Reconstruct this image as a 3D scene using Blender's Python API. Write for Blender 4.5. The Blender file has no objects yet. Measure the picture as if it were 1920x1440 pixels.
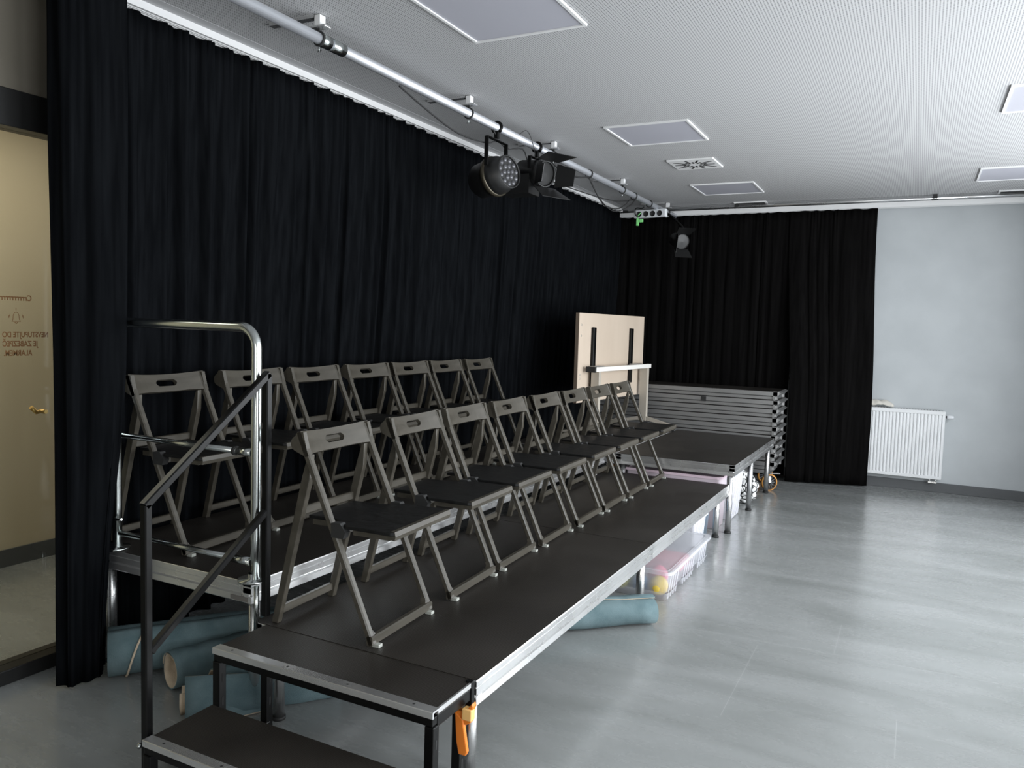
import bpy, bmesh, math, random
from mathutils import Vector, Matrix
random.seed(7)
C = bpy.context.scene.collection
PI = math.pi
R = math.radians

# ------------------------------------------------------------------ camera
YAW, PITCH, ROLL, FPX = R(27.1785), R(-4.2339), R(1.6858), 1474.16
cam_d = bpy.data.cameras.new('camera'); cam = bpy.data.objects.new('camera', cam_d); C.objects.link(cam)
cam_d.sensor_width = 36; cam_d.lens = FPX / 1920 * 36; cam_d.clip_start = .05
f = Vector((-math.sin(YAW) * math.cos(PITCH), math.cos(YAW) * math.cos(PITCH), math.sin(PITCH)))
r = Vector((math.cos(YAW), math.sin(YAW), 0)); u = r.cross(f)
r2 = r * math.cos(ROLL) + u * math.sin(ROLL); u2 = -r * math.sin(ROLL) + u * math.cos(ROLL)
cam.matrix_world = Matrix(((r2.x, u2.x, -f.x, 1.2645), (r2.y, u2.y, -f.y, -2.2663), (r2.z, u2.z, -f.z, 1.6094), (0, 0, 0, 1)))
bpy.context.scene.camera = cam
# ------------------------------------------------------------------ light
W = bpy.data.worlds.new('world'); bpy.context.scene.world = W; W.use_nodes = True
W.node_tree.nodes['Background'].inputs[0].default_value = (.75, .86, 1, 1)
W.node_tree.nodes['Background'].inputs[1].default_value = .6
def area(name, loc, rot, sx, sy, power, col):
    l = bpy.data.lights.new(name, 'AREA'); l.shape = 'RECTANGLE'; l.size = sx; l.size_y = sy; l.energy = power; l.color = col
    o = bpy.data.objects.new(name, l); C.objects.link(o); o.location = loc; o.rotation_euler = rot; return o
WINDOWS = [(-2.9, -1.1), (-.7, 1.1), (1.5, 3.3), (3.7, 5.5)]        # daylight comes in through the windows of the right wall
WP = [95, 145, 200, 165]
for (a, b), pw in zip(WINDOWS, WP):
    area('window_daylight', (3.35, (a + b) / 2, 1.6), (0, R(90), 0), 2.6, b - a, pw, (.93, .97, 1))
area('rear_window_daylight', (1.6, -5.75, 1.7), (R(90), 0, 0), 2.4, 1.9, 55, (1, .96, .86))
area('corridor_lamp', (-2.95, -.4, 2.85), (0, 0, 0),   .5, 2.5, 30, (1, .93, .80))
V = bpy.context.scene.view_settings
V.view_transform = 'Standard'; V.look = 'None'; V.gamma = 1; V.use_curve_mapping = False; V.exposure = 0.0

# ------------------------------------------------------------------ materials
def mat(name, col, rough=.5, metal=0, **k):
    m = bpy.data.materials.new(name); m.use_nodes = True
    b = m.node_tree.nodes['Principled BSDF']
    b.inputs['Base Color'].default_value = (*col, 1); b.inputs['Roughness'].default_value = rough; b.inputs['Metallic'].default_value = metal
    for kk, v in k.items(): b.inputs[kk.replace('_', ' ')].default_value = v
    return m
def N(m, t, **k):
    n = m.node_tree.nodes.new(t)
    for a, v in k.items(): setattr(n, a, v)
    return n
def L(m, a, b): m.node_tree.links.new(a, b)
def mottled(m, c1, c2, scale, rough=None, bump=0, stretch=(1, 1, 1), detail=4, bscale=None, lo=.35, hi=.65):
    """noise between two colours, optional roughness range and bump"""
    p = m.node_tree.nodes['Principled BSDF']
    tc = N(m, 'ShaderNodeTexCoord'); mp = N(m, 'ShaderNodeMapping'); mp.inputs['Scale'].default_value = stretch
    L(m, tc.outputs['Object'], mp.inputs[0])
    no = N(m, 'ShaderNodeTexNoise'); no.inputs['Scale'].default_value = scale; no.inputs['Detail'].default_value = detail
    L(m, mp.outputs[0], no.inputs['Vector'])
    r_ = N(m, 'ShaderNodeValToRGB'); r_.color_ramp.elements[0].position = lo; r_.color_ramp.elements[1].position = hi
    r_.color_ramp.elements[0].color = (*c1, 1); r_.color_ramp.elements[1].color = (*c2, 1)
    L(m, no.outputs[0], r_.inputs[0]); L(m, r_.outputs[0], p.inputs['Base Color'])
    if rough:
        mr = N(m, 'ShaderNodeMapRange'); mr.inputs[3].default_value = rough[0]; mr.inputs[4].default_value = rough[1]
        mr.inputs[1].default_value = .3; mr.inputs[2].default_value = .7
        L(m, no.outputs[0], mr.inputs[0]); L(m, mr.outputs[0], p.inputs['Roughness'])
    if bump:
        n2 = N(m, 'ShaderNodeTexNoise'); n2.inputs['Scale'].default_value = bscale or scale * 3; n2.inputs['Detail'].default_value = 3
        L(m, mp.outputs[0], n2.inputs['Vector'])
        bp = N(m, 'ShaderNodeBump'); bp.inputs['Strength'].default_value = bump; bp.inputs['Distance'].default_value = .004
        L(m, n2.outputs[0], bp.inputs['Height']); L(m, bp.outputs[0], p.inputs['Normal'])
    return m
M_wall = mottled(mat('white_wall_paint', (.6, .62, .63), .7), (.48, .505, .52), (.52, .545, .56), 3, bump=.05, bscale=180)
M_cream = mottled(mat('cream_wall_paint', (.6, .52, .40), .7), (.62, .53, .38), (.66, .57, .42), 1.5)
M_base = mat('grey_baseboard', (.10, .105, .11), .45)
M_alu = mottled(mat('mill_aluminium', (.70, .70, .70), .24, .9), (.80, .80, .80), (.88, .88, .88), 2, rough=(.24, .32))
M_alu2 = mat('weathered_aluminium', (.42, .42, .42), .42, .85)
M_tube = mottled(mat('aluminium_tube', (.6, .6, .6), .25, .95), (.62, .62, .62), (.70, .70, .70), 3, rough=(.24, .30))
M_chrome = mat('zinc_plated_steel', (.62, .65, .64), .2, 1)
M_pipe = mat('galvanised_pipe', (.78, .80, .85), .42, .8)
M_black = mat('black_powder_coat', (.003, .003, .003), .3, 0, Specular_IOR_Level=.22)
M_blackm = mat('black_lamp_housing', (.008, .008, .008), .42)
M_chair = mottled(mat('dark_stained_beech', (.03, .027, .022), .4), (.044, .039, .030), (.062, .055, .043), 3, rough=(.34, .44), stretch=(10, 1, 10))
M_seat = mottled(mat('black_stained_ply', (.012, .012, .012), .45, 0, Specular_IOR_Level=.22), (.004, .004, .004), (.010, .010, .010), 5, rough=(.42, .6), stretch=(3, 30, 3))
M_rubber = mat('clear_rubber', (.35, .36, .33), .35)
M_dark = mat('dark_rubber', (.015, .015, .015), .7)
M_plast = mat('white_plastic', (.72, .74, .76), .4)
M_rad = mat('white_enamel', (.80, .81, .82), .28)
M_orange = mat('orange_plastic', (.75, .20, .02), .4)
M_frame = mat('dark_window_frame', (.010, .010, .010), .4)
M_teal = mottled(mat('teal_felt', (.08, .17, .2), .95), (.085, .135, .148), (.135, .195, .21), 9, bump=.6, bscale=400)
M_beige = mottled(mat('beige_carpet_backing', (.5, .40, .29), .95), (.46, .37, .27), (.58, .48, .36), 30, bump=.4, bscale=300)
M_birch = mottled(mat('pale_laminate', (.52, .43, .345), .4), (.51, .42, .335), (.56, .465, .375), 3, stretch=(1, 1, .2))
M_greym = mat('grey_painted_steel', (.44, .40, .34), .4, .1)
M_print = mat('brown_vinyl_lettering', (.30, .13, .05), .6)
M_lens = mat('lamp_lens', (.10, .10, .11), .12, .2)
M_green = mat('green_plug', (.25, .75, .25), .4)
M_diff = mat('lamp_diffuser', (.42, .42, .47), .6)
M_white = mat('white_lacquer', (.72, .72, .72), .5)
M_wheel = mat('orange_polyurethane', (.70, .33, .08), .45)

# floor: poured grey floor, glossy, cloudy
M_floor = mat('grey_linoleum', (.12, .13, .13), .2, 0, Coat_Weight=.45, Coat_Roughness=.16)
def floor_mat(m):
    p = m.node_tree.nodes['Principled BSDF']; tc = N(m, 'ShaderNodeTexCoord')
    a = N(m, 'ShaderNodeTexNoise'); a.inputs['Scale'].default_value = 1.1; a.inputs['Detail'].default_value = 6; a.inputs['Distortion'].default_value = .6
    mp = N(m, 'ShaderNodeMapping'); mp.inputs['Rotation'].default_value = (0, 0, .35); mp.inputs['Scale'].default_value = (.8, 2.6, 1)
    L(m, tc.outputs['Object'], mp.inputs[0]); L(m, mp.outputs[0], a.inputs['Vector'])
    r_ = N(m, 'ShaderNodeValToRGB'); r_.color_ramp.elements[0].position = .3; r_.color_ramp.elements[1].position = .75
    r_.color_ramp.elements[0].color = (.215, .225, .220, 1); r_.color_ramp.elements[1].color = (.32, .33, .33, 1)
    L(m, a.outputs[0], r_.inputs[0])
    # fine pale scuffs
    s = N(m, 'ShaderNodeTexNoise'); s.inputs['Scale'].default_value = 5; s.inputs['Detail'].default_value = 8; s.inputs['Roughness'].default_value = .7
    L(m, mp.outputs[0], s.inputs['Vector'])
    sr = N(m, 'ShaderNodeValToRGB'); sr.color_ramp.elements[0].position = .62; sr.color_ramp.elements[1].position = .78
    L(m, s.outputs[0], sr.inputs[0])
    mx = N(m, 'ShaderNodeMix', data_type='RGBA'); mx.inputs['B'].default_value = (.42, .43, .43, 1)
    sc = N(m, 'ShaderNodeMath', operation='MULTIPLY'); sc.inputs[1].default_value = .45
    L(m, sr.outputs[0], sc.inputs[0]); L(m, sc.outputs[0], mx.inputs[0]); L(m, r_.outputs[0], mx.inputs['A'])
    sp = N(m, 'ShaderNodeSeparateXYZ'); L(m, tc.outputs['Object'], sp.inputs[0])
    def line(ia, ib, slope, off, a0, a1):
        q = N(m, 'ShaderNodeMath', operation='MULTIPLY_ADD'); q.inputs[1].default_value = -slope; L(m, sp.outputs[ia], q.inputs[0]); L(m, sp.outputs[ib], q.inputs[2])
        c = N(m, 'ShaderNodeMath', operation='COMPARE'); c.inputs[1].default_value = off; c.inputs[2].default_value = .0014; L(m, q.outputs[0], c.inputs[0])
        g = N(m, 'ShaderNodeMath', operation='COMPARE'); g.inputs[1].default_value = (a0 + a1) / 2; g.inputs[2].default_value = abs(a1 - a0) / 2; L(m, sp.outputs[ia], g.inputs[0])
        k = N(m, 'ShaderNodeMath', operation='MULTIPLY'); L(m, c.outputs[0], k.inputs[0]); L(m, g.outputs[0], k.inputs[1]); return k
    ls = [line(0, 1, .065, 1.876, .25, 2.2), line(1, 0, .0, .62, 1.0, 1.85), line(1, 0, 0, .98, 1.95, 2.4), line(1, 0, 0, 1.28, 1.0, 1.35)]
    cur = ls[0]
    for e in ls[1:]:
        ad = N(m, 'ShaderNodeMath', operation='MAXIMUM'); L(m, cur.outputs[0], ad.inputs[0]); L(m, e.outputs[0], ad.inputs[1]); cur = ad
    m2 = N(m, 'ShaderNodeMix', data_type='RGBA'); m2.inputs['B'].default_value = (.48, .49, .49, 1); hf = N(m, 'ShaderNodeMath', operation='MULTIPLY'); hf.inputs[1].default_value = .5
    L(m, cur.outputs[0], hf.inputs[0]); L(m, hf.outputs[0], m2.inputs[0]); L(m, mx.outputs['Result'], m2.inputs['A']); L(m, m2.outputs['Result'], p.inputs['Base Color'])
    mr = N(m, 'ShaderNodeMapRange'); mr.inputs[1].default_value = .3; mr.inputs[2].default_value = .75; mr.inputs[3].default_value = .20; mr.inputs[4].default_value = .34
    L(m, s.outputs[0], mr.inputs[0]); L(m, mr.outputs[0], p.inputs['Roughness'])
    bp = N(m, 'ShaderNodeBump'); bp.inputs['Strength'].default_value = .05; bp.inputs['Distance'].default_value = .01
    L(m, a.outputs[0], bp.inputs['Height']); L(m, bp.outputs[0], p.inputs['Normal'])
floor_mat(M_floor)
# perforated plasterboard
M_perf = mat('perforated_plasterboard', (.6, .6, .6), .8)
def perf(m, pitch, rad):
    p = m.node_tree.nodes['Principled BSDF']; tc = N(m, 'ShaderNodeTexCoord'); sx = N(m, 'ShaderNodeSeparateXYZ'); L(m, tc.outputs['Object'], sx.inputs[0])
    sq = []
    for i in (0, 1):
        d = N(m, 'ShaderNodeMath', operation='DIVIDE'); d.inputs[1].default_value = pitch; L(m, sx.outputs[i], d.inputs[0])
        fr = N(m, 'ShaderNodeMath', operation='FRACT'); L(m, d.outputs[0], fr.inputs[0])
        sb = N(m, 'ShaderNodeMath', operation='SUBTRACT'); sb.inputs[1].default_value = .5; L(m, fr.outputs[0], sb.inputs[0])
        pw = N(m, 'ShaderNodeMath', operation='MULTIPLY'); L(m, sb.outputs[0], pw.inputs[0]); L(m, sb.outputs[0], pw.inputs[1]); sq.append(pw)
    ad = N(m, 'ShaderNodeMath', operation='ADD'); L(m, sq[0].outputs[0], ad.inputs[0]); L(m, sq[1].outputs[0], ad.inputs[1])
    lt = N(m, 'ShaderNodeMath', operation='LESS_THAN'); lt.inputs[1].default_value = (rad / pitch) ** 2; L(m, ad.outputs[0], lt.inputs[0])
    mx = N(m, 'ShaderNodeMix', data_type='RGBA'); mx.inputs['A'].default_value = (.50, .50, .505, 1); mx.inputs['B'].default_value = (.12, .12, .13, 1)
    L(m, lt.outputs[0], mx.inputs[0]); L(m, mx.outputs['Result'], p.inputs['Base Color'])
perf(M_perf, .0135, .0034)
M_plain = mat('plain_plasterboard', (.48, .48, .49), .8)
# anti-slip phenolic ply
M_deck = mat('brown_black_phenolic_ply', (.016, .013, .010), .42)
def deck_mat(m):
    p = m.node_tree.nodes['Principled BSDF']; tc = N(m, 'ShaderNodeTexCoord')
    no = N(m, 'ShaderNodeTexNoise'); no.inputs['Scale'].default_value = 2.2; no.inputs['Detail'].default_value = 6; L(m, tc.outputs['Object'], no.inputs['Vector'])
    r_ = N(m, 'ShaderNodeValToRGB'); r_.color_ramp.elements[0].color = (.0145, .0122, .0100, 1); r_.color_ramp.elements[1].color = (.027, .023, .019, 1)
    r_.color_ramp.elements[0].position = .3; r_.color_ramp.elements[1].position = .75
    L(m, no.outputs[0], r_.inputs[0]); L(m, r_.outputs[0], p.inputs['Base Color'])
    mr = N(m, 'ShaderNodeMapRange'); mr.inputs[1].default_value = .3; mr.inputs[2].default_value = .7; mr.inputs[3].default_value = .40; mr.inputs[4].default_value = .52
    L(m, no.outputs[0], mr.inputs[0]); L(m, mr.outputs[0], p.inputs['Roughness'])
    vo = N(m, 'ShaderNodeTexVoronoi'); vo.inputs['Scale'].default_value = 140; vo.inputs['Randomness'].default_value = .15; L(m, tc.outputs['Object'], vo.inputs['Vector'])
    bp = N(m, 'ShaderNodeBump'); bp.inputs['Strength'].default_value = .8; bp.inputs['Distance'].default_value = .0015
    L(m, vo.outputs['Distance'], bp.inputs['Height']); L(m, bp.outputs[0], p.inputs['Normal'])
deck_mat(M_deck)
M_curt = mat('black_molton', (.010, .0105, .013), .95, 0, Specular_IOR_Level=.0)
mottled(M_curt, (.0036, .0040, .0047), (.0062, .0069, .0080), 40, stretch=(1, 1, .05))
M_curt2 = mat('black_molton_back', (.012, .0115, .0115), .95, 0, Specular_IOR_Level=.0)
mottled(M_curt2, (.0040, .0038, .0038), (.0062, .0059, .0059), 40, stretch=(1, 1, .05))
def translucent(name, col, clear):
    m = bpy.data.materials.new(name); m.use_nodes = True; nt = m.node_tree; p = nt.nodes['Principled BSDF']; out = nt.nodes['Material Output']
    p.inputs['Base Color'].default_value = (*col, 1); p.inputs['Roughness'].default_value = .3; p.inputs['Subsurface Weight'].default_value = 0
    t = N(m, 'ShaderNodeBsdfTransparent'); mx = N(m, 'ShaderNodeMixShader'); mx.inputs[0].default_value = clear
    L(m, p.outputs[0], mx.inputs[1]); L(m, t.outputs[0], mx.inputs[2]); L(m, mx.outputs[0], out.inputs[0]); return m
M_box = translucent('frosted_clear_plastic', (.78, .79, .84), .55)
M_boxw = translucent('milky_white_plastic', (.80, .80, .86), .15)
M_glass = bpy.data.materials.new('window_glass'); M_glass.use_nodes = True
def gl(m):
    nt = m.node_tree; out = nt.nodes['Material Output']; nt.nodes.remove(nt.nodes['Principled BSDF'])
    t = N(m, 'ShaderNodeBsdfTransparent'); t.inputs[0].default_value = (.93, .95, .93, 1); g = N(m, 'ShaderNodeBsdfGlossy'); g.inputs['Roughness'].default_value = .02
    fr = N(m, 'ShaderNodeFresnel'); fr.inputs[0].default_value = 1.3
    mx = N(m, 'ShaderNodeMixShader'); L(m, fr.outputs[0], mx.inputs[0]); L(m, t.outputs[0], mx.inputs[1]); L(m, g.outputs[0], mx.inputs[2]); L(m, mx.outputs[0], out.inputs[0])
gl(M_glass)

# ------------------------------------------------------------------ mesh helpers
class MB:
    def __init__(s): s.v = []; s.f = []; s.sm = []; s.ch = []
    def add(s, vs, fs, smooth=False):
        n = len(s.v); s.ch.append(n); s.v += [tuple(v) for v in vs]; s.f += [tuple(i + n for i in q) for q in fs]; s.sm += [smooth] * len(fs); return s
    def box(s, a, b):
        x0, x1 = sorted((a[0], b[0])); y0, y1 = sorted((a[1], b[1])); z0, z1 = sorted((a[2], b[2]))
        return s.add([(x0, y0, z0), (x1, y0, z0), (x1, y1, z0), (x0, y1, z0), (x0, y0, z1), (x1, y0, z1), (x1, y1, z1), (x0, y1, z1)],
                     [(0, 3, 2, 1), (4, 5, 6, 7), (0, 1, 5, 4), (1, 2, 6, 5), (2, 3, 7, 6), (3, 0, 4, 7)])
    def prism(s, pts, axis, a, b, smooth=False):
        """closed 2D outline pts in the two axes other than `axis`, extruded from a to b"""
        n = len(pts); vs = []
        for t in (a, b):
            for p in pts:
                q = list(p); q.insert(axis, t); vs.append(q)
        fs = [(i, (i + 1) % n, (i + 1) % n + n, i + n) for i in range(n)] + [tuple(range(n))[::-1], tuple(range(n, 2 * n))]
        s.add(vs, fs, smooth); s.sm[-2:] = [False, False]; return s
    def beam(s, p, q, w, h, side=(0, 1, 0), ch=.004):
        """rectangular bar p->q; w along `side`, h across; chamfered"""
        p = Vector(p); q = Vector(q); d = (q - p).normalized(); sd = Vector(side); sd = (sd - d * sd.dot(d)).normalized(); up = d.cross(sd)
        a, b = w / 2, h / 2; c = min(ch, a * .6, b * .6)
        o = [(a, b - c), (a - c, b), (-a + c, b), (-a, b - c), (-a, -b + c), (-a + c, -b), (a - c, -b), (a, -b + c)]
        vs = [e + sd * x + up * y for e in (p, q) for x, y in o]; n = 8
        return s.add(vs, [(i, (i + 1) % n, (i + 1) % n + n, i + n) for i in range(n)] + [tuple(range(n))[::-1], tuple(range(n, 2 * n))])
    def tube(s, pts, r_, seg=10, cap=True, closed=False):
        pts = [Vector(p) for p in pts]; n = len(pts); vs = []; prev = None
        for i, p in enumerate(pts):
            if closed: d = pts[(i + 1) % n] - pts[i - 1]
            else: d = pts[min(i + 1, n - 1)] - pts[max(i - 1, 0)]
            d.normalize()
            if prev is None:
                a = Vector((0, 0, 1)) if abs(d.z) < .9 else Vector((1, 0, 0)); sd = d.cross(a).normalized()
            else: sd = (prev - d * prev.dot(d)).normalized()
            prev = sd; up = d.cross(sd); rr = r_[i] if isinstance(r_, (list, tuple)) else r_
            for k in range(seg):
                t = 2 * PI * k / seg; vs.append(p + (sd * math.cos(t) + up * math.sin(t)) * rr)
        fs = []
        for i in range(n if closed else n - 1):
            j = (i + 1) % n
            for k in range(seg): fs.append((i * seg + k, i * seg + (k + 1) % seg, j * seg + (k + 1) % seg, j * seg + k))
        s.add(vs, fs, True)
        if cap and not closed:
            m = len(s.v) - len(vs)
            s.f += [tuple(m + k for k in range(seg))[::-1], tuple(m + (n - 1) * seg + k for k in range(seg))]; s.sm += [False, False]
        return s
    def lathe(s, prof, o, ax=(0, 0, 1), seg=24):
        """profile of (radius, height) turned about the axis ax through o"""
        o = Vector(o); ax = Vector(ax).normalized(); a = Vector((0, 0, 1)) if abs(ax.z) < .9 else Vector((1, 0, 0)); e1 = ax.cross(a).normalized(); e2 = ax.cross(e1)
        vs = []; fs = []; n = len(prof)
        for rr, h in prof:
            for k in range(seg):
                t = 2 * PI * k / seg; vs.append(o + ax * h + (e1 * math.cos(t) + e2 * math.sin(t)) * rr)
        for i in range(n - 1):
            for k in range(seg): fs.append((i * seg + k, i * seg + (k + 1) % seg, (i + 1) * seg + (k + 1) % seg, (i + 1) * seg + k))
        return s.add(vs, fs, True)
    def build_each(s, name, m, parent=None, bevel=0):
        """one object per added piece"""
        e = s.ch[1:] + [len(s.v)]
        for a, b in zip(s.ch, e):
            q = MB(); q.v = s.v[a:b]; q.ch = [0]
            for f_, sm in zip(s.f, s.sm):
                if a <= f_[0] < b: q.f.append(tuple(i - a for i in f_)); q.sm.append(sm)
            q.build(name, m, parent, bevel)
    def build(s, name, m, parent=None, bevel=0, loc=None):
        me = bpy.data.meshes.new(name); me.from_pydata(s.v, [], s.f); me.polygons.foreach_set('use_smooth', s.sm)
        bm = bmesh.new(); bm.from_mesh(me); bmesh.ops.recalc_face_normals(bm, faces=bm.faces)
        if bevel:
            ed = [e for e in bm.edges if len(e.link_faces) == 2 and e.calc_face_angle(0) > .6]
            bmesh.ops.bevel(bm, geom=ed, offset=bevel, segments=2, affect='EDGES', profile=.5)
        bm.to_mesh(me); bm.free(); me.materials.append(m)
        o = bpy.data.objects.new(name, me); C.objects.link(o)
        if loc: o.location = loc
        if parent: o.parent = parent
        return o
def empty(name, loc=(0, 0, 0), rz=0):
    o = bpy.data.objects.new(name, None); C.objects.link(o); o.location = loc; o.rotation_euler = (0, 0, rz); o.empty_display_size = .1; return o
def tag(o, label, cat, group=None):
    o['label'] = label; o['category'] = cat
    if group: o['group'] = group
    return o
def struct(o): o['kind'] = 'structure'; return o
def stuff(o): o['kind'] = 'stuff'; return o
def copy_tree(o, parent=None):
    c = o.copy(); C.objects.link(c)
    if parent: c.parent = parent
    for ch in list(o.children): copy_tree(ch, c)
    return c
def arc(cx, cy, rr, a0, a1, n): return [(cx + rr * math.cos(a0 + (a1 - a0) * i / n), cy + rr * math.sin(a0 + (a1 - a0) * i / n)) for i in range(n + 1)]
def rrect(x0, y0, x1, y1, rr, n=5):
    return arc(x1 - rr, y1 - rr, rr, 0, PI / 2, n) + arc(x0 + rr, y1 - rr, rr, PI / 2, PI, n) + arc(x0 + rr, y0 + rr, rr, PI, 1.5 * PI, n) + arc(x1 - rr, y0 + rr, rr, 1.5 * PI, 2 * PI, n)

# ------------------------------------------------------------------ room shell
ZC = 3.03; XL = -2.16; YB = 7.04; XR = 2.95; YR = -5.2
struct(MB().box((-3.9, YR, -.12), (XR + .2, YB + .2, 0)).build('floor', M_floor))
# ceiling: perforated field with cut-outs for the flush lamps, plain margins
LAMPS = [(-.80, .65), (-.80, 3.05), (-.80, 5.42), (1.64, 2.98), (1.64, 5.40), (1.64, .65)]
VENTS = [(-.70, 4.26, .39)]
ce = MB(); xs = [-1.87, -.80, -.20, 1.64, 2.24, XR]
ce.box((-1.87, YR, ZC), (XR, YB - .30, ZC + .03)); cf = ce.build('ceiling', M_perf); struct(cf)
struct(MB().box((XL, YR, ZC - .001), (-1.87, YB, ZC + .03)).box((-1.87, YB - .30, ZC - .001), (XR, YB, ZC + .03)).build('trim_1', M_plain))
struct(MB().box((XL, YR, ZC + .03), (XR, YB, ZC + .2)).build('trim_2', M_plain))
# left wall: behind the curtain, with the glazed door opening at y < -0.12
wl = MB(); wl.box((XL - .15, .06, 0), (XL, YB, ZC + .2)); wl.box((XL - .15, YR, 2.50), (XL, .06, ZC + .2)); wl.box((XL - .15, YR, 0), (XL, -2.1, 2.50))
struct(wl.build('wall_left', mottled(mat('olive_grey_wall', (.13, .12, .09), .8), (.125, .112, .088), (.15, .135, .108), 2)))
struct(MB().box((XL - .15, YB, 0), (XR + .2, YB + .15, ZC + .2)).build('wall_back', M_wall))
wr = MB(); ys = [YR] + [v for ab in WINDOWS for v in ab] + [YB]
for i in range(0, len(ys), 2): wr.box((XR, ys[i], 0), (XR + .25, ys[i + 1], ZC + .2))
for a, b in WINDOWS: wr.box((XR, a, 0), (XR + .25, b, .30)); wr.box((XR, a, 2.88), (XR + .25, b, ZC + .2))
struct(wr.build('wall_right', M_wall))
for i, (a, b) in enumerate(WINDOWS):
    w = struct(MB().box((XR + .1, a, .30), (XR + .16, b, .36)).box((XR + .1, a, 2.82), (XR + .16, b, 2.88)).box((XR + .1, a, .36), (XR + .16, a + .06, 2.82)).box((XR + .1, b - .06, .36), (XR + .16, b, 2.82)).box((XR + .1, (a + b) / 2 - .03, .36), (XR + .16, (a + b) / 2 + .03, 2.82)).build('window_%d' % (i + 1), M_frame))
    MB().box((XR - .03, a - .05, .27), (XR + .1, b + .05, .30)).build('window_sill', M_white, w)
rw = MB(); rw.box((-3.9, YR - .15, 0), (.2, YR, ZC + .2)).box((2.7, YR - .15, 0), (XR + .2, YR, ZC + .2)).box((.2, YR - .15, 0), (2.7, YR, .7)).box((.2, YR - .15, 2.7), (2.7, YR, ZC + .2))
struct(rw.build('wall_front', M_wall))
struct(MB().box((.2, YR - .1, .7), (2.7, YR - .04, .76)).box((.2, YR - .1, 2.64), (2.7, YR - .04, 2.7)).box((1.57, YR - .1, .76), (1.63, YR - .04, 2.64)).build('window_5', M_frame))
struct(MB().box((XL, YB - .014, 0), (XR, YB, .10)).build('baseboard_back', M_base, bevel=.003))
struct(MB().box((XR - .014, YR, 0), (XR, YB, .10)).build('baseboard_right', M_base))
struct(MB().box((XL, .06, 0), (XL + .014, YB, .10)).build('baseboard_left', M_base))
# corridor behind the glass
struct(MB().box((-3.92, YR, 0), (-3.77, 4, ZC)).build('wall_corridor', M_cream))
struct(MB().box((-3.77, YR, 2.92), (XL - .15, 4, ZC)).build('ceiling_corridor', M_white))
struct(MB().box((-3.77, 4, 0), (XL - .15, 4.1, ZC)).build('wall_corridor_end', M_cream))
struct(MB().box((-3.77, YR, 0), (-3.756, 4, .11)).build('baseboard_corridor', M_base))
# glazed door/screen in the left wall
fx0, fx1 = XL - .10, XL + .02
d = struct(MB().box((fx0, -2.1, 2.375), (fx1, .06, 2.53)).box((fx0, -2.1, 0), (fx1, .06, .065)).box((fx0, .025, .065), (fx1, .06, 2.375)).box((fx0, -2.1, .065), (fx1, -2.03, 2.375)).box((fx0, -1.1, .065), (fx1, -1.04, 2.375)).build('door_1', M_frame, bevel=.004))
MB().box((XL - .055, -2.03, .065), (XL - .045, -1.1, 2.375)).box((XL - .055, -1.04, .065), (XL - .045, .025, 2.375)).build('glass_pane', M_glass, d)
MB().tube([(XL - .06, -.085, 1.16), (XL - .10, -.085, 1.16), (XL - .105, -.10, 1.155), (XL - .105, -.125, 1.18)], .010, 8).build('door_handle', mat('brass', (.55, .35, .12), .35, .6), d)
def text(s, y_start, z, h, width=None, name='lettering', font=None):
    cu = bpy.data.curves.new(name, 'FONT'); cu.body = s; cu.size = h / .70; cu.extrude = .0003; cu.offset = .0009
    t = bpy.data.objects.new('tmp', cu); C.objects.link(t); bpy.context.view_layer.update()
    me = bpy.data.meshes.new_from_object(t.evaluated_get(bpy.context.evaluated_depsgraph_get())); bpy.data.objects.remove(t)
    xs_ = [v.co.x for v in me.vertices]; w0 = max(xs_) - min(xs_); k = (width / w0) if width else 1
    for v in me.vertices:
        x, y, zz = v.co; v.co = (XL - .0565 - zz, y_start - (x - min(xs_)) * k, z + y)
    me.materials.clear(); me.materials.append(M_print); me.name = name
    o = bpy.data.objects.new(name, me); C.objects.link(o); o.parent = d; return o
text('NEVSTUPUJTE DO', -.072, 1.497, .0235, .200)
text('JE ZABEZPEČ', -.117, 1.457, .0235, .155)
text('ALARMEM.', -.144, 1.417, .0235, .122)
text('Crrrrrrrrrr', -.144, 1.656, .0235, .135)
# bell pictogram
bl = MB(); yc, zc = -.211, 1.585
def flat(mb, pts, w=.0022):
    mb.tube([(XL - .058, yc + a, zc + b) for a, b in pts], w, 6)
flat(bl, [(-.019, -.020), (-.014, -.012), (-.012, .006), (-.007, .018), (0, .022), (.007, .018), (.012, .006), (.014, -.012), (.019, -.020), (-.019, -.020)], .0012)
flat(bl, [(-.006, -.024), (0, -.028), (.006, -.024)], .0022)
for a, b in ((-.027, .004), (-.030, 0), (.027, .004), (.030, 0), (0, .033)): flat(bl, [(a, b - .006), (a * 1.04, b), (a, b + .006)], .0011)
bl.build('bell_symbol', M_print, d)

# ------------------------------------------------------------------ curtain tracks (white double rail)
def track(name, a, b, label, drop=.035, w=.075):
    a = Vector(a); b = Vector(b); dd = (b - a).normalized(); n = Vector((-dd.y, dd.x, 0)); h = w / 2
    pr = [(-h, 0), (-h, -drop), (-h + .012, -drop), (-h + .012, -drop + .010), (-.010, -drop + .010), (-.010, -drop), (-.004, -drop), (-.004, -drop + .004), (.004, -drop + .004), (.004, -drop), (.010, -drop), (.010, -drop + .010), (h - .012, -drop + .010), (h - .012, -drop), (h, -drop), (h, 0)]
    vs = [e + n * p[0] + Vector((0, 0, p[1])) for e in (a, b) for p in pr]; k = len(pr); m = MB()
    m.add(vs, [(i, (i + 1) % k, (i + 1) % k + k, i + k) for i in range(k)] + [tuple(range(k))[::-1], tuple(range(k, 2 * k))])
    return tag(m.build(name, M_white), label, 'curtain track')
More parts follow.
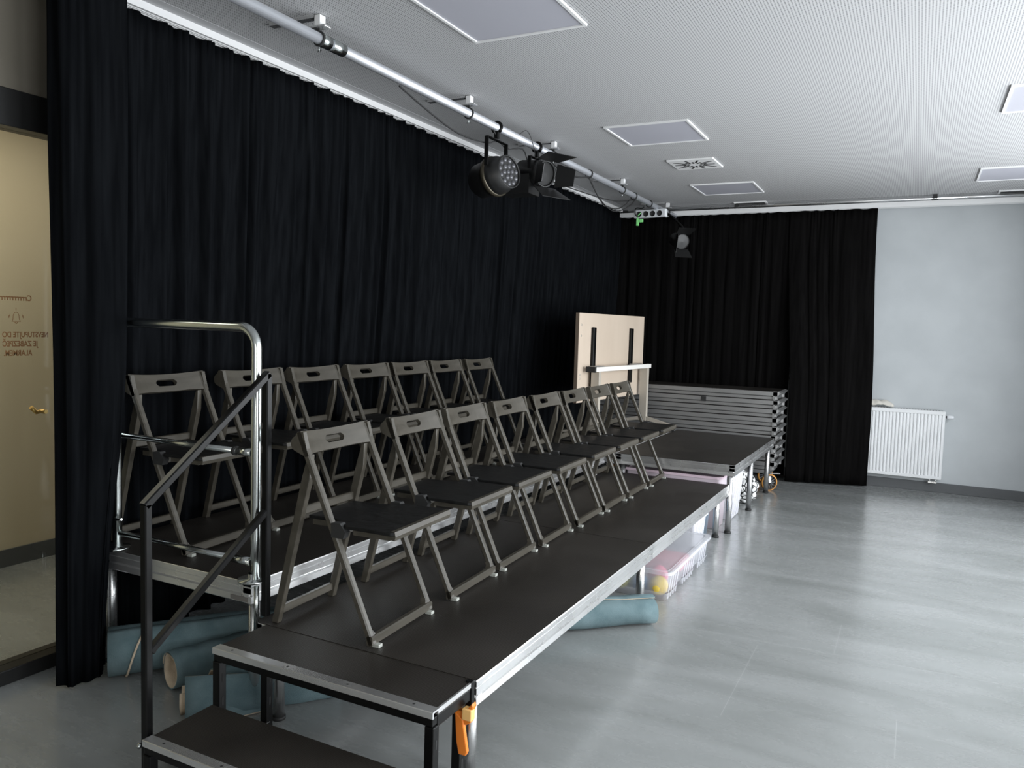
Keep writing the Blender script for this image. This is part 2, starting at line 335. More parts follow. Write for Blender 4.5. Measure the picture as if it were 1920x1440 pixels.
track('curtain_track', (-1.985, YR, ZC - .001), (-1.985, YB - .30, ZC - .001), 'white double curtain rail along the ceiling above the long side curtain')
track('curtain_track', (-2.03, 6.80, 2.985), (XR, 6.80, 2.985), 'grey curtain rail running along the back wall to the right edge', .05, .09)
tb = empty('rail_pipe', (0, 6.66, 2.992)); tag(tb, 'thin grey pipe running under the ceiling parallel to the back wall rail', 'pipe')
MB().tube([(-1.85, 0, 0), (XR, 0, 0)], .013, 8).build('tube', M_alu, tb)
for x in (-.6, 1.33, 2.7): MB().box((x - .02, -.02, -.004), (x + .02, .02, .038)).tube([(x - .03, 0, -.014), (x + .03, 0, -.014)], .008, 6).build_each('clip', M_dark, tb)

# ------------------------------------------------------------------ curtains
def smooth(t): t = max(0, min(1, t)); return t * t * (3 - 2 * t)
def curtain(name, path_top, path_bot, ztop, zbot, pitch, amp, m, label, seed, nv=26, per=14, scallop=.010, b0=.25, b1=.95):
    rnd = random.Random(seed)
    def walk(path):
        P = [Vector((p[0], p[1], 0)) for p in path]; ln = [0]
        for i in range(len(P) - 1): ln.append(ln[-1] + (P[i + 1] - P[i]).length)
        def at(t):
            s_ = t * ln[-1]
            for i in range(len(P) - 1):
                if s_ <= ln[i + 1] + 1e-9: break
            k = (s_ - ln[i]) / max(ln[i + 1] - ln[i], 1e-9); p = P[i].lerp(P[i + 1], k); dd = (P[i + 1] - P[i]).normalized(); return p, Vector((dd.y, -dd.x, 0)), dd
        return at, ln[-1]
    at_t, lt = walk(path_top); at_b, lb = walk(path_bot); LN = max(lt, lb); nf = max(2, int(LN / pitch)); nu = nf * per
    ph = [rnd.uniform(0, 6.28) for _ in range(8)]
    # irregular fold positions
    w = [rnd.uniform(.55, 1.6) for _ in range(nf)]; tot = sum(w); cum = [0]
    for x in w: cum.append(cum[-1] + x / tot)
    am = [rnd.uniform(.55, 1.25) for _ in range(nf + 1)]; sk = [rnd.uniform(-.25, .25) for _ in range(nf + 1)]; dr = [rnd.uniform(-.5, .5) for _ in range(nf + 1)]
    vs = []
    for j in range(nv + 1):
        v = j / nv; z = zbot + (ztop - zbot) * v
        for i in range(nu + 1):
            k = min(i // per, nf - 1); ft = (i - k * per) / per; t = cum[k] + (cum[k + 1] - cum[k]) * ft
            pt, nt_, dt = at_t(t); pb, nb, db = at_b(t); p = pb.lerp(pt, smooth((v - b0) / (b1 - b0))); n = nb.lerp(nt_, v).normalized(); dd = db.lerp(dt, v).normalized()
            A = amp * (am[k] * (1 - ft) + am[k + 1] * ft) * (1.1 - .45 * smooth((v - .75) / .25))
            x = 2 * PI * ft; topk = smooth((v - .80) / .2)
            o = (1 - topk) * (math.cos(x) * .75 + .25 * math.cos(2 * x + sk[k] * 6)) + topk * (.5 * math.cos(x) + .45 * math.cos(3 * x + ph[k % 8]))
            side = amp * .9 * math.sin(x) * (sk[k] * 2) * (1 - topk) + dr[k] * .012 * math.sin(PI * v) * math.sin(PI * ft)
            q = p + n * (A * o + .012 * math.sin(v * 3.1 + t * LN * 1.7 + ph[0])) + dd * side
            zz = z
            if j == nv: zz -= scallop * (.5 + .5 * math.sin(x * 1 + ph[1])) * (.4 + am[k] * .6)
            if j == 0: zz += .006 * math.sin(t * LN * 5 + ph[2])
            vs.append((q.x, q.y, zz))
    fs = [(j * (nu + 1) + i, j * (nu + 1) + i + 1, (j + 1) * (nu + 1) + i + 1, (j + 1) * (nu + 1) + i) for j in range(nv) for i in range(nu)]
    mb = MB(); mb.add(vs, fs, True); o = mb.build(name, m)
    so = o.modifiers.new('thickness', 'SOLIDIFY'); so.thickness = .003; so.offset = 0
    return tag(o, label, 'curtain', 'black stage curtains')
curtain('stage_curtain', [(-1.985, .02), (-1.985, 6.78)], [(-2.10, .10), (-2.105, 4.0), (-2.07, 6.78)], ZC - .036, .035, .125, .030, M_curt,
        'long black pleated curtain hanging down the left side behind the chairs', 3)
curtain('stage_curtain', [(-1.95, -.215), (-1.86, -.23), (-1.80, -.14), (-1.75, -.03), (-1.94, .07)], [(-1.93, -.235), (-1.87, -.235), (-1.84, -.16), (-1.825, -.10), (-1.96, .01)], ZC - .036, .018, .085, .014, M_curt,
        'gathered end of black curtain beside the glass door, hem just above the floor', 5, per=16, b0=0, b1=.5)
curtain('stage_curtain', [(.02, 6.80), (-2.06, 6.80)], [(.02, 6.84), (-2.08, 6.84)], 2.936, .03, .13, .010, M_curt2,
        'black curtain on the back wall behind the stacked stage decks', 9)
curtain('stage_curtain', [(.815, 6.79), (-.05, 6.77)], [(.87, 6.88), (.35, 6.72), (.06, 6.66)], 2.936, .012, .14, .012, M_curt2,
        'black curtain panel hanging on the back wall beside the white radiator', 11)

# ------------------------------------------------------------------ ceiling fittings
def lamp(x, y, label):
    t = empty('ceiling_lamp', (x + .3, y + .3, ZC)); tag(t, label, 'ceiling light', 'flush square ceiling lights')
    m = MB()
    for a, b in (((-.30, -.30), (.30, -.285)), ((-.30, .285), (.30, .30)), ((-.30, -.285), (-.285, .285)), ((.285, -.285), (.30, .285))): m.box((*a, -.012), (*b, 0))
    m.build('frame', M_white, t); MB().box((-.285, -.285, -.006), (.285, .285, -.002)).build('diffuser', M_diff, t)
LL = ['nearest flush square ceiling light, cut by the top edge of the frame', 'middle flush ceiling light, just before the swirl vent', 'small far flush ceiling light just beyond the swirl vent',
      'flush square ceiling light cut by the right edge of the frame', 'faint flush ceiling light at far right above the radiator wall', 'flush square ceiling light over the open floor']
for (x, y), l in list(zip(LAMPS, LL))[:5]: lamp(x, y, l)
def vent(x, y, s_, label, slots=True):
    t = empty('ceiling_vent', (x + s_ / 2, y + s_ / 2, ZC)); tag(t, label, 'vent'); h = s_ / 2
    MB().box((-h, -h, -.014), (h, h, 0)).build('plate', M_white, t, bevel=.004)
    for k in range(20):
        a = 2 * PI * k / 20; r0, r1 = (.05, .105) if k % 2 else (.075, .165)
        r1 *= 1 + .22 * abs(math.sin(2 * a)) ** 3 if not k % 2 else 1
        p = Vector((math.cos(a) * r0, math.sin(a) * r0, -.0145)); q = Vector((math.cos(a + .06) * r1, math.sin(a + .06) * r1, -.0145))
        MB().beam(p, q, .003, .016, (0, 0, 1)).build('slot', M_dark, t)
vent(-.70, 4.26, .39, 'square white swirl air vent with radiating dark slots in the ceiling')
for x, lb in ((-.62, 'dark flat ceiling vent near the back rail above the curtain'), (1.86, 'dark flat ceiling vent near the back rail at the right edge')):
    t = empty('ceiling_grille', (x + .17, 6.66, ZC)); tag(t, lb, 'vent')
    MB().box((-.17, -.07, -.012), (.17, .07, 0)).build('plate', M_white, t); MB().box((-.15, -.05, -.014), (.15, .05, -.012)).build('slot', M_dark, t)

# ------------------------------------------------------------------ lighting pipe with brackets
PX, PZ, PR = -1.31, 2.922, .026
def YS(y): return -2.266 + (y + 2.266) * 1.087
t = empty('lighting_pipe', (PX, .9, PZ)); tag(t, 'long shiny steel pipe hung under the ceiling in front of the side curtain', 'pipe')
MB().tube([(0, -5.9, 0), (0, -.10, 0)], PR, 18).tube([(0, -.11, 0), (0, 5.83, 0)], PR, 18).build_each('tube', M_pipe, t)
MB().tube([(0, -.23, 0), (0, -.165, 0)], PR + .006, 18).tube([(0, -.15, 0), (0, -.06, 0)], PR + .005, 18).build_each('coupler', M_chrome, t)
for i, y in enumerate((-3.3, -2.0, -.70, .67, 2.05, 3.33, 4.92, 6.42)):
    if i < 3: continue
    b = empty('pipe_bracket', (PX, y, PZ)); tag(b, ['steel ceiling bracket holding the pipe, %s' % w for w in ('out of frame above the steps', 'nearest the camera at the pipe coupler', 'above the long side curtain, second along the pipe', 'just past the two black spotlights', 'fourth along the pipe, before the power strip', 'last one at the far end of the pipe')][i - 2], 'bracket', 'brackets of the lighting pipe')
    g = ZC - PZ
    MB().box((-.30, -.018, g - .014), (-.02, .018, g)).build('shadow_bar', M_alu, b)  # bar added on the ceiling in place of the bracket's cast shadow
    MB().box((-.015, -.02, .05), (.02, .02, g - .004)).build('hanger', M_white, b, bevel=.003)
    MB().box((-.045, -.022, .046), (.05, .022, .056)).build('plate', M_alu, b, bevel=.002)
    MB().tube([(math.cos(a) * (PR + .004), 0, math.sin(a) * (PR + .004)) for a in [2 * PI * k / 16 for k in range(16)]], .0065, 6, closed=True).box((-.008, -.008, .028), (.008, .008, .048)).build('clamp_ring', M_dark, b)
    MB().tube([(0, 0, -.03), (0, 0, -.06)], .004, 6).beam((-.014, 0, -.056), (.014, 0, -.05), .004, .010).build('wing_bolt', M_chrome, b)
# power strip at the pipe end
t = empty('power_strip', (-1.385, 6.05, 2.86), R(-8)); tag(t, 'white multi-socket power strip strapped below the far end of the pipe', 'power strip')
MB().box((-.185, -.03, -.042), (.185, .03, .042)).build('housing', M_plast, t, bevel=.006)
for k in range(4): MB().lathe([(0, 0), (.027, 0), (.030, .003)], (-.12 + k * .08, -.031, -.004), (0, -1, 0), 16).build('socket', M_dark, t)
t = empty('green_plug', (-1.50, 5.97, 2.78)); tag(t, 'bright green plug hanging from the power strip', 'plug')
MB().box((-.012, -.012, -.055), (.012, .012, .02)).box((.02, -.012, -.02), (.06, .012, .012)).tube([(0, 0, .02), (-.005, .01, .05), (.02, .03, .085)], .006, 6).build('plug_body', M_green, t, bevel=.003)
# cables
def cable(name, pts, r_, label, n=4, m=None):
    P = [Vector(p) for p in pts]; out = []
    for i in range(len(P) - 1):
        a = P[max(i - 1, 0)]; b = P[i]; c = P[i + 1]; e = P[min(i + 2, len(P) - 1)]
        for k in range(n):
            q = k / n; out.append(.5 * ((2 * b) + (c - a) * q + (2 * a - 5 * b + 4 * c - e) * q * q + (3 * b - a - 3 * c + e) * q ** 3))
    out.append(P[-1]); return tag(MB().tube(out, r_, 6).build(name, m or M_dark), label, 'cable')
x = PX
cable('power_cable', [(x - .02, 1.338, PZ - .028), (x - .03, 1.665, PZ - .09), (x - .04, 1.991, PZ - .13), (x - .02, 2.317, PZ - .12), (x - .01, 2.480, PZ - .06)], .005, 'black cable sagging below the pipe left of the spotlights')
cable('power_cable', [(x, 2.371, PZ - .03), (x - .02, 2.589, PZ - .10), (x, 2.806, PZ - .06), (x - .02, 2.969, PZ - .13), (x, 3.186, PZ - .03)], .005, 'black cable looped between the two black spotlights')
cable('power_cable', [(x, 3.219, PZ - .03), (x - .01, 3.512, PZ - .08), (x - .01, 3.839, PZ - .07), (x, 4.056, PZ - .03)], .008, 'bundled black cable under the pipe right of the spotlights')
cable('power_cable', [(x, 4.056, PZ - .03), (x - .02, 4.382, PZ - .16), (x - .02, 4.763, PZ - .22), (x - .01, 5.143, PZ - .12), (x, 5.306, PZ - .03)], .005, 'black cable in a deep loop before the fourth bracket')
cable('power_cable', [(x, 4.078, PZ - .03), (x - .03, 4.491, PZ - .19), (x - .03, 4.926, PZ - .17), (x - .01, 5.219, PZ - .03)], .005, 'second black cable in a shallower loop before the fourth bracket')
cable('power_cable', [(-1.90, 3.75, 2.96), (-1.66, 4.25, 2.88), (-1.40, 4.85, 2.82), (x, 5.33, PZ - .03)], .005, 'black cable crossing from the curtain rail to the pipe')
cable('power_cable', [(-1.36, 5.75, PZ - .03), (-1.44, 5.92, 2.90), (-1.52, 5.96, 2.91), (-1.53, 5.97, 2.85), (-1.495, 5.97, 2.815)], .007, 'black cable wrapped over the power strip')
for y in (4.07, 5.26, 5.76): tag(MB().tube([(x + math.cos(a) * (PR + .006), y, PZ - .004 + math.sin(a) * (PR + .008)) for a in [2 * PI * k / 14 for k in range(14)]], .006, 6, closed=True).build('cable_tie', M_dark), 'black strap round the pipe, ' + {4.07: 'just right of the spotlights', 5.26: 'between the fourth bracket and the loops', 5.76: 'next to the power strip'}[y], 'cable tie')

# spotlights
def clampyoke(t, half, drop, fwd=0):
    MB().tube([(math.cos(a) * (PR + .008), 0, math.sin(a) * (PR + .008)) for a in [R(-60) + 2 * PI * k / 16 for k in range(14)]], .011, 6).box((-.012, -.014, -.07), (.012, .014, -.028)).build('hook_clamp', M_black, t)
    m = MB(); m.beam((0, -half, -.085), (0, half, -.085), .03, .008, (1, 0, 0)); m.beam((0, -half, -.085), (fwd, -half, -drop), .03, .008, (1, 0, 0)); m.beam((0, half, -.085), (fwd, half, -drop), .03, .008, (1, 0, 0)); m.build('yoke', M_black, t)
    MB().tube([(fwd, half, -drop), (fwd, half + .035, -drop)], .018, 10).build('knob', M_dark, t)
t = empty('led_spotlight', (PX, 2.42, PZ)); tag(t, 'round black LED spotlight with many small lenses hanging from the pipe', 'spotlight')
clampyoke(t, .135, .27)
ax = Vector((.93, -.22, .16)).normalized(); o0 = Vector((.02, 0, -.315))
MB().lathe([(0, -.20), (.085, -.20), (.115, -.16), (.125, -.03), (.125, .02), (.113, .03), (.110, .10), (.103, .10), (.103, .085)], o0, ax, 32).build('housing', M_blackm, t)
MB().lathe([(.103, .085), (0, .085)], o0, ax, 32).build('lens_plate', M_dark, t)
e1 = ax.cross(Vector((0, 0, 1))).normalized(); e2 = ax.cross(e1); ln = MB()
for rr, n in ((0, 1), (.040, 6), (.080, 11)):
    for k in range(n):
        a = 2 * PI * k / n + rr * 5; MB().lathe([(.017, 0), (.014, .007), (.007, .011), (.0005, .012)], o0 + ax * .086 + e1 * rr * math.cos(a) + e2 * rr * math.sin(a), ax, 12).build('lens', M_lens, t)
MB().lathe([(.126, -.05), (.135, -.045), (.135, -.02), (.126, -.015)], o0, ax, 32).build('band', mat('bronze_black_band', (.08, .07, .05), .3, .6), t)
t = empty('barndoor_spotlight', (PX, 3.04, PZ)); tag(t, 'black theatre spotlight with open barn doors hanging right of the LED spotlight', 'spotlight')
clampyoke(t, .12, .17)
ax = Vector((.88, -.40, -.18)).normalized(); o0 = Vector((.03, 0, -.19))
MB().lathe([(0, -.24), (.06, -.24), (.088, -.20), (.095, -.02), (.095, .07), (.085, .07), (.085, .05)], o0, ax, 24).box((-.26, -.08, -.34), (-.02, .10, -.20)).build('housing', M_blackm, t)
MB().lathe([(.086, .05), (.05, .065), (.0005, .075)], o0, ax, 24).build('lens', M_dark, t)
e1 = ax.cross(Vector((0, 0, 1))).normalized(); e2 = ax.cross(e1)
def leaf(t, o0, ax, sd, base, tipw, ln_, spread, d0=.07, off=.095):
    """one barn-door leaf hinged at the lens rim on side sd"""
    tn = ax.cross(sd).normalized(); a = o0 + ax * d0 + sd * off; b = a + (ax * math.cos(spread) + sd * math.sin(spread)) * ln_; nrm = (b - a).cross(tn).normalized() * .002
    vs = [a - tn * base, a + tn * base, b + tn * tipw, b - tn * tipw]; vs = [v + nrm for v in vs] + [v - nrm for v in vs]
    MB().add(vs, [(0, 1, 2, 3), (7, 6, 5, 4), (0, 4, 5, 1), (1, 5, 6, 2), (2, 6, 7, 3), (3, 7, 4, 0)]).build('barn_door', M_blackm, t)
leaf(t, o0, ax, -e2, .10, .135, .16, R(18)); leaf(t, o0, ax, e2, .10, .135, .17, R(22)); leaf(t, o0, ax, e1, .085, .06, .15, R(20)); leaf(t, o0, ax, -e1, .085, .06, .15, R(25))
cable('safety_wire', [(PX, 2.75, PZ + .03), (PX + .02, 2.83, PZ + .07), (PX + .03, 2.92, PZ - .02), (PX + .02, 3.0, PZ - .15)], .0025, 'thin safety wire loop from the pipe to the barn door spotlight')
t = empty('barndoor_spotlight', (-1.10, 6.20, 2.72)); tag(t, 'dark spotlight hanging at the far end of the pipe in front of the back curtain', 'spotlight')
MB().tube([(-.21, .10, .20), (-.10, .11, .12), (0, .12, .02), (0, .12, -.08)], .012, 8).build('yoke', M_black, t)
ax = Vector((.60, -.72, -.22)).normalized(); o0 = Vector((-.02, .12, -.13))
MB().lathe([(0, -.17), (.07, -.15), (.085, -.02), (.085, .05), (0.075, .05)], o0, ax, 20).build('housing', M_blackm, t)
MB().lathe([(.076, .045), (.0005, .055)], o0, ax, 20).build('lens', M_blackm, t)
e1 = ax.cross(Vector((0, 0, 1))).normalized(); e2 = ax.cross(e1); leaf(t, o0, ax, -e2, .08, .10, .12, R(40), .05, .08); leaf(t, o0, ax, e1, .08, .10, .16, R(15), .05, .08); leaf(t, o0, ax, e2, .08, .10, .12, R(40), .05, .08)

# ------------------------------------------------------------------ stage decks
def edge_outline(h=.09):
    # (outward, z) outline of the aluminium edge profile, outward face at 0
    return [(-.045, -.001), (-.002, 0), (0, -.004), (0, -.022), (-.003, -.024), (-.003, -.026), (0, -.028), (0, -.050), (-.014, -.052), (-.014, -.059), (-.001, -.062), (.001, -h + .003), (-.002, -h), (-.030, -h), (-.030, -h + .006), (-.045, -h + .03)]
def stack_outline(h=.09):
    return [(-.045, -.001), (-.004, -.002), (0, -.006), (0, -.044), (-.014, -.050), (-.020, -.056), (-.020, -h + .006), (-.026, -h + .002), (-.045, -h + .002)]
def deck(name, x0, y0, x1, y1, z, label, legs, group='stage decks on legs', top_m=None, cat='stage deck', leg_r=.024):
    t = empty(name, (x0, y0, 0)); tag(t, label, cat, group); X, Y = x1 - x0, y1 - y0; H = .09
    pr = [(a, b + z) for a, b in edge_outline(H)]
    MB().prism([(X + a, b) for a, b in pr], 1, 0, Y).build('edge_rail', M_alu, t)
    MB().prism([(-a, b) for a, b in pr], 1, 0, Y).build('edge_rail', M_alu, t)
    MB().prism([(Y + a, b) for a, b in pr], 0, .003, X - .003).build('edge_rail', M_alu, t)
    MB().prism([(-a, b) for a, b in pr], 0, .003, X - .003).build('edge_rail', M_alu, t)
    MB().box((.0025, .0013, z - .016), (X - .0025, Y - .0013, z + .0015)).build('deck_board', top_m or M_deck, t)
    for lx, ly in legs:
        l = MB().tube([(lx, ly, .012), (lx, ly, z - .03)], leg_r, 16).build('leg', M_tube, t)
        MB().tube([(lx, ly, 0), (lx, ly, .014)], leg_r + .004, 16).build('foot_cap', M_dark, l)
    return t
ZL, ZU = .40, .557
deck('stage_deck', -1.03, 0, 0, 2.0, ZL, 'low stage deck next to the black steps under the nearest chairs of the front row', [(.09, .05), (.98, .05), (.09, 1.95), (.975, 1.97)])
deck('stage_deck', -1.03, 2.004, 0, 4.02, ZL, 'low stage deck under the farther chairs of the front row, above the plastic boxes', [(.09, 1.9), (.97, 1.88)])
deck('stage_deck', -2.04, 0, -1.042, 2.0, ZU, 'raised stage deck under the nearest chairs of the back row, with chrome railing', [(.06, .06), (.955, .06), (.06, 1.93), (.94, 1.93)])
deck('stage_deck', -2.04, 2.004, -1.042, 3.99, ZU, 'raised stage deck under the farther chairs of the back row', [(.06, 1.92), (.94, 1.92)])
S1 = deck('stage_deck', -.96, 4.04, .037, 5.94, ZU, 'empty stage deck beyond the front row, in front of the stacked decks', [(.955, .03), (.945, .96), (.945, 1.87), (.05, .05), (.05, 1.85)])
deck('stage_deck', -1.97, 4.04, -.97, 5.94, ZU, 'stage deck under the upright wheeled table', [(.05, .05), (.05, 1.85)])
for y in (.16, .62, 1.05, 1.5): MB().lathe([(0, 0), (.008, 0), (.009, -.004)], (.998, y, ZU - .014), (1, 0, 0), 8).build('bolt', M_dark, S1)
tag(MB().box((-1.155, -.0022, ZU - .085), (-1.06, -.0006, ZU - .066)).build('type_plate', mat('grey_plate', (.14, .13, .12), .5)), 'small grey type plate stuck on the corner of the raised deck rail', 'label')
# black end block at the near corner of the low deck
# stack of decks on a dolly
for k in range(9):
    z0 = .205 + k * .0905
    words = ['lowest, on the dolly', 'second from below', 'third from below', 'fourth from below', 'fifth, level with the stage surface', 'fourth from the top', 'third from the top', 'second from top, dark slot', 'topmost']
    t = empty('stacked_deck', (-1.95, 6.06, z0)); tag(t, 'aluminium stage deck in the stack by the back curtain, ' + words[k], 'stage deck', 'stacked decks by the back curtain')
    jx = random.uniform(-.006, .006); H = .09; X = 1.985 + jx; Y = .52
    pr = [(a, b + H) for a, b in stack_outline(H)]
    MB().prism([(X + a, b) for a, b in pr], 1, 0, Y).build('edge_rail', M_alu2, t); MB().prism([(-a, b) for a, b in pr], 0, .003, X - .003).build('edge_rail', M_alu2, t)
    MB().prism([(Y + a, b) for a, b in pr], 0, .003, X - .003).build('edge_rail', M_alu2, t); MB().prism([(-a, b) for a, b in pr], 1, 0, Y).build('edge_rail', M_alu2, t)
    MB().box((.003, .003, H - .017), (X - .003, Y - .003, H)).build('deck_board', M_deck, t)
    MB().prism([(X + .0, H), (X + .028, H - .012), (X + .028, H - .018), (X, H - .045)], 1, .02, Y - .02).build('corner_lip', M_alu2, t)
    MB().lathe([(0, 0), (.006, 0), (.007, -.004)], (X - .02, -.002, .045), (0, -1, 0), 8).build('bolt', M_dark, t)
    if k == 7: MB().box((1.20, -.003, .035), (1.255, .01, .085)).build('lock_slot', M_dark, t)
t = empty('deck_dolly', (-1.95, 6.06, 0)); tag(t, 'low wheeled dolly with orange casters carrying the stacked decks', 'dolly')
MB().box((.03, .02, .165), (1.94, .06, .203)).box((.03, .46, .165), (1.94, .50, .203)).box((.03, .06, .165), (.08, .46, .203)).box((1.89, .06, .165), (1.94, .46, .203)).build('frame', M_alu2, t)
for cx, cy in ((1.91, .02), (1.80, .44), (.08, .02), (.08, .44)):
    wv = Vector((.80, .60, 0)); sd = Vector((.60, -.80, 0)); c = Vector((cx + .03, cy - .03, .086))
    w = MB().lathe([(.074, -.018), (.086, -.014), (.086, .014), (.074, .018)], c, sd, 28).build('caster_wheel', M_wheel, t)
    MB().lathe([(.066, -.016), (.075, -.018)], c, sd, 28).lathe([(.066, .016), (.075, .018)], c, sd, 28).lathe([(.0, -.02), (.018, -.02), (.018, .02), (0, .02)], c, sd, 12).build_each('wheel_rim', M_dark, w)
    for k in range(12):
        a = 2 * PI * k / 12; q = c + (wv * math.cos(a) + Vector((0, 0, 1)) * math.sin(a)) * .070
        MB().beam(c, q, .02, .009, sd).build('spoke', M_base, w)
    MB().beam(c + sd * .024, c + sd * .024 + Vector((-.01, .02, .080)), .004, .028, sd).beam(c - sd * .024, c - sd * .024 + Vector((-.01, .02, .080)), .004, .028, sd).box((c.x - .045, c.y - .02, .173), (c.x + .02, c.y + .05, .180)).build_each('caster_fork', M_alu2, t)
    MB().beam(c + Vector((0, -.01, .094)), c + wv * .11 + Vector((0, 0, .090)), .04, .006, sd).build('brake_lever', M_alu2, t)

# ------------------------------------------------------------------ chairs
def make_chair():
    t = empty('folding_chair'); hw = .22
    def xr(z): return -.345 * z / .77          # the long front frame leans back
    for sgn in (-1, 1):
        y = sgn * (hw - .0135)
        MB().beam((xr(.012), y, .012), (xr(.77), y, .77), .027, .026, (0, 1, 0), .005).build('frame_side', M_chair, t)
    MB().beam((xr(.024), -hw, .026), (xr(.024), hw, .026), .036, .026, (0, 0, 1), .005).build('bottom_rail', M_chair, t)
    cn = MB()
    for sgn in (-1, 1):                        # rounded inner corners
        y0 = sgn * (hw - .027); pts = [(y0, .040), (y0, .062), (y0 - sgn * .006, .050), (y0 - sgn * .012, .0435), (y0 - sgn * .024, .040)]
        vs = [(xr(z) + dx, y, z) for dx in (-.013, .011) for y, z in pts]
        cn.add(vs, [(0, 1, 2, 3, 4), (9, 8, 7, 6, 5)] + [(i, (i + 1) % 5, (i + 1) % 5 + 5, i + 5) for i in range(5)])
    cn.build_each('corner_fillet', M_chair, t)
    # curved backrest plate with a handle slot
    ya = [-.22, -.21, -.19, -.16, -.12, -.085, -.062, -.056, -.050, -.045, -.02, 0, .02, .045, .050, .056, .062, .085, .12, .16, .19, .21, .22]
    def half(y): a = abs(y); return 0 if a >= .0615 else (.0085 if a > .055 else (.0125 if a > .049 else .0145))
    zc0, z0, z1 = .740, .701, .779; rows = []
    def P(y, z, off):
        b = -.026 * (1 - (y / .21) ** 2) if abs(y) < .205 else 0
        nx, nz = .913, .409
        return (xr(z) + b * nx + off * nx, y, z + b * nz + off * nz)
    n = len(ya); vs = []
    for off in (.012, -.006):
        for y in ya:
            h = half(y); e = .012 * (abs(y) / .22) ** 4
            for z in (z0 - e, zc0 - h, zc0 + h, z1): vs.append(P(y, z, off))
    fs = []; K = 4 * n
    for i in range(n - 1):
        a = i * 4; b = a + 4
        for rr in (0, 2): fs += [(a + rr, b + rr, b + rr + 1, a + rr + 1), (K + a + rr + 1, K + b + rr + 1, K + b + rr, K + a + rr)]
        fs += [(a, K + a, K + b, b), (a + 3, b + 3, K + b + 3, K + a + 3)]
        if max(half(ya[i]), half(ya[i + 1])) > 0: fs += [(a + 1, b + 1, K + b + 1, K + a + 1), (a + 2, K + a + 2, K + b + 2, b + 2)]
    for a in (0, 4 * (n - 1)): fs += [(a, a + 1, K + a + 1, K + a), (a + 2, a + 3, K + a + 3, K + a + 2)]
    MB().add(vs, fs).build('backrest', M_chair, t)
    ea = MB()
    for sgn in (-1, 1):
        y = sgn * hw; pts = [(-.325, .781), (-.352, .781)] + arc(-.353, .735, .030, R(110), R(250), 7) + [(-.318, .690), (-.300, .690)]
        ea.prism([(a, b) for a, b in pts], 1, y, y - sgn * .02)
    # prism axis 1 expects (x, z)
    ea.build_each('hinge_cheek', M_chair, t)
    def xb(z): return -.49 + (-.315 + .49) * z / .70
    for sgn in (-1, 1):
        y = sgn * (hw - .043)
        pr = [(xb(.012) - .011, .0), (xb(.012) + .020, .0), (xb(.60) + .024, .60), (xb(.70) + .002, .692), (xb(.70) - .012, .690), (xb(.60) - .014, .60)]
        MB().prism(pr, 1, y - .013, y + .013).build('rear_leg', M_chair, t, bevel=.003)
    MB().beam((xb(.045), -.165, .045), (xb(.045), .165, .045), .032, .022, (0, 0, 1)).build('rear_stretcher', M_chair, t)
    MB().beam((xb(.46), -.165, .462), (xb(.46), .165, .462), .034, .020, (0, 0, 1)).build('rear_rail', M_chair, t)
    MB().beam((xr(.405), -.195, .405), (xr(.405), .195, .405), .028, .018, (0, 0, 1)).build('seat_rail', M_chair, t)
    # seat: narrow between the rear legs, wide in front of the frame
    o = [(-.352, -.148), (-.215, -.152), (-.155, -.190), (-.130, -.215), (.070, -.217), (.083, -.207), (.083, .207), (.070, .217), (-.130, .215), (-.155, .190), (-.215, .152), (-.352, .148)]
    s_ = MB().prism(o, 2, .432, .446).build('seat', M_seat, t, bevel=.003)
    for sgn in (-1, 1): MB().box((-.10, sgn * .205, .412), (.060, sgn * .190, .433)).box((-.33, sgn * .150, .412), (-.21, sgn * .132, .433)).build_each('seat_runner', M_chair, s_)
    MB().prism([(.060, .415), (.083, .415), (.087, .430), (.083, .4475), (.066, .448), (.060, .44)], 1, -.207, .207).build('front_lip', M_chair, s_)
    for sgn in (-1, 1): MB().prism([(-.190, .395), (-.135, .395), (-.125, .42), (-.150, .452), (-.190, .45)], 1, sgn * .2205, sgn * .190).build('seat_bracket', M_dark, t)
    for sgn in (-1, 1): MB().box((-.010, sgn * .180, 0), (.022, sgn * .205, .013)).build('foot_pad', M_rubber, t, bevel=.002)
    return t
ch0 = make_chair(); first = True
rows = [('front', [(.245, -.475, 3), (.822, -.487, 2.5), (1.305, -.502, 2), (1.805, -.505, 2), (2.315, -.505, 2), (2.785, -.507, 2), (3.280, -.510, 1.5), (3.775, -.515, 2)], ZL + .0015),
        ('back', [(.305, -1.535, 4), (.825, -1.535, 2), (1.315, -1.535, 3), (1.80, -1.535, 1), (2.275, -1.535, 1), (2.74, -1.535, 1), (3.235, -1.535, 1)], ZU + .0015)]
wf = ['nearest the steps', 'second from the steps', 'third from the steps', 'fourth from the steps', 'fifth from the steps', 'third from the far end', 'second from the far end', 'last at the far end before the empty stage']
wb = ['nearest the chrome railing, seen through it', 'second from the chrome railing, behind its post', 'third from the chrome railing', 'fourth from the railing, in the middle', 'third from the far end', 'second from the far end', 'last at the far end against the curtain']
for nm, lst, z in rows:
    for k, (yc_, xf, a) in enumerate(lst):
        c = ch0 if first else copy_tree(ch0); first = False
        c.location = (xf, yc_, z); c.rotation_euler = (0, 0, R(a))
        tag(c, ('dark folding chair in the front row, ' + wf[k]) if nm == 'front' else ('dark folding chair in the raised back row, ' + wb[k]), 'chair', nm + ' row of folding chairs')

